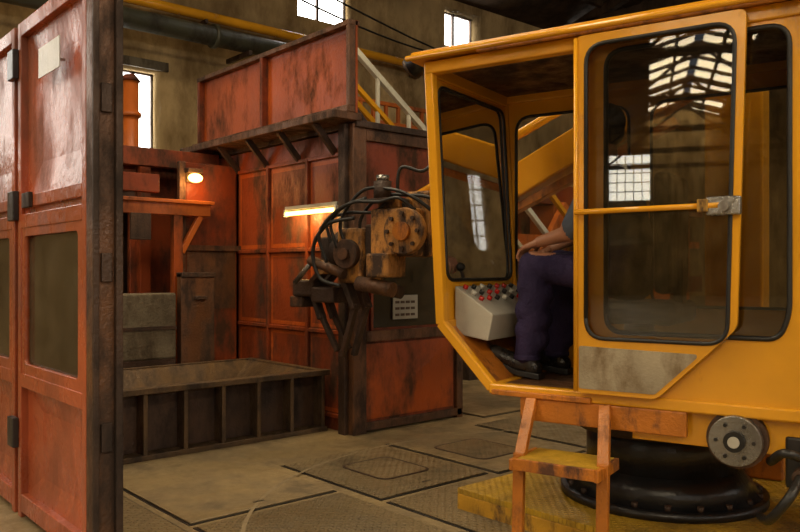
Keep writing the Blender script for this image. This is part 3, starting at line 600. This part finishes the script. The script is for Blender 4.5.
for n,a,k2 in (('near',anN,knN),('far',anF,knF)):
    cyl('trouser_hem_'+n,(a[0],a[1],.80),(a[0],a[1],.825),.068,NAVY,OP,.067,24,.004)
    hx=a[0]+.02
    toe=(hx-.20,a[1]-.01,.83) if n=='near' else (hx-.20,a[1],.80)
    remesh('boot_'+n,[((a[0],a[1],.86),.050,(hx,a[1],.765),.046),((hx+.02,a[1],.762),.042,(hx-.09,a[1],.785),.044),((hx-.09,a[1],.785),.044,toe,.038)],[((hx-.17,a[1],.815),(.055,.048,.038))],.007,3,[BOOT],None,OP)
    mesh('boot_sole_'+n,[(hx+.06,a[1]-.04,.706),(hx+.06,a[1]+.04,.706),(hx-.06,a[1]+.045,.72),(hx-.06,a[1]-.045,.72),(toe[0]-.03,a[1]+.035,toe[2]-.045),(toe[0]-.03,a[1]-.035,toe[2]-.045),
        (hx+.06,a[1]-.04,.735),(hx+.06,a[1]+.04,.735),(hx-.06,a[1]+.045,.748),(hx-.06,a[1]-.045,.748),(toe[0]-.03,a[1]+.035,toe[2]-.022),(toe[0]-.03,a[1]-.035,toe[2]-.022)],
        [(0,1,2,3),(3,2,4,5),(6,9,8,7),(9,11,10,8),(0,6,7,1),(0,3,9,6),(3,5,11,9),(1,7,8,2),(2,8,10,4),(5,4,10,11)],RUBBER,OP,False,.004)
def hand(name,wr,f,n,s,curl,parent):
    wr=Vector(wr); f=Vector(f).normalized(); n=(Vector(n)-f*Vector(n).dot(f)).normalized(); s0=f.cross(n); s0=s0 if s0.dot(Vector(s))>0 else -s0
    P=lambda a,b,c: wr+f*a+s0*b+n*c
    con=[(P(-.02,0,0),.025,P(.02,0,0),.021)]
    for b,b0 in ((-.030,-.012),(-.010,-.004),(.010,.004),(.028,.012)): con.append((P(.015,b0,0),.017,P(.082,b,.002),.0125))
    for k,(b,L) in enumerate(((-.031,.065),(-.0105,.080),(.0105,.086),(.031,.078))):
        p=P(.082,b,.002); ang=0.15+.04*k; r=.0088
        for i,fr in enumerate((.45,.31,.24)):
            ang+=curl[i]; q=p+(f*math.cos(ang)+n*math.sin(ang)+s0*(b*.9))*L*fr; con.append((p,r,q,r-.0008)); p=q; r-=.0008
    p=P(.022,.024,.006); q=P(.052,.052,.016); t=P(.078,.060,.028); con+= [(p,.0135,q,.0110),(q,.0105,t,.0090)]
    remesh(name,con,[],.0042,2,[SKIN],None,parent)
hand('hand_near',wrN,(-.9,.15,-.30),(-.2,.1,-1),(0,1,0),(.22,.35,.3),OP)
hand('hand_far',wrF,Vector((.262,.60,1.315))-Vector(wrF),(-.2,0,-1),(0,-1,0),(.45,.55,.5),OP)
H=headc
hp=[(H+Vector((-.055,0,-.055)),.046,H+Vector((-.072,0,-.083)),.026),(H+Vector((-.092,0,.012)),.011,H+Vector((-.112,0,-.022)),.013),
    (H+Vector((-.094,-.022,-.058)),.0075,H+Vector((-.094,.022,-.058)),.0075),(H+Vector((-.092,-.035,.030)),.010,H+Vector((-.092,.035,.030)),.010),
    (H+Vector((.02,0,-.03)),.05,H+Vector((.035,0,-.13)),.054)]
he=[(H+Vector((.012,0,.018)),(.100,.076,.100)),(H+Vector((-.035,0,-.03)),(.060,.060,.075)),(H+Vector((.008,-.077,-.008)),(.019,.009,.031)),(H+Vector((.008,.077,-.008)),(.019,.009,.031))]
remesh('head',hp,he,.005,3,[SKIN],None,OP)
remesh('hair',[],[(H+Vector((.030,0,.036)),(.098,.083,.096)),(H+Vector((.055,0,-.01)),(.066,.074,.075)),(H+Vector((-.03,0,.085)),(.062,.058,.035))],.006,2,[HAIR],None,OP)
for s in (-1,1):
    ball('eye_%s'%('near' if s<0 else 'far'),H+Vector((-.088,s*.031,.008)),(.010,.012,.008),EYE,OP,12); ball('pupil_%s'%('near' if s<0 else 'far'),H+Vector((-.0965,s*.031,.008)),(.003,.005,.005),HAIR,OP,10)
    tube('brow_%s'%('near' if s<0 else 'far'),[H+Vector((-.098,s*.015,.032)),H+Vector((-.100,s*.03,.036)),H+Vector((-.088,s*.05,.030))],.0035,HAIR,OP)
tube('shirt_collar',[(neck[0]+.068*math.cos(a),vc+.068*math.sin(a),neck[2]+.005+.02*math.cos(a)) for a in [i*math.pi/6 for i in range(13)]],.013,SHIRT,OP)

# ---------------------------------------------------------------- world, camera
w=bpy.data.worlds.new('world'); scene.world=w; w.use_nodes=True
w.node_tree.nodes['Background'].inputs[0].default_value=(0.6,0.7,0.9,1); w.node_tree.nodes['Background'].inputs[1].default_value=0.5
try:
    scene.view_settings.view_transform='Standard'
except Exception as e: print(e)
cam=bpy.data.cameras.new('camera'); cam.sensor_width=36; cam.lens=35.1; cam.shift_y=0.005; cam.clip_start=0.05
co=bpy.data.objects.new('camera',cam); co.location=(0,0,1.25); co.rotation_euler=(math.radians(90),0,math.radians(-41.3)); COL.objects.link(co); scene.camera=co
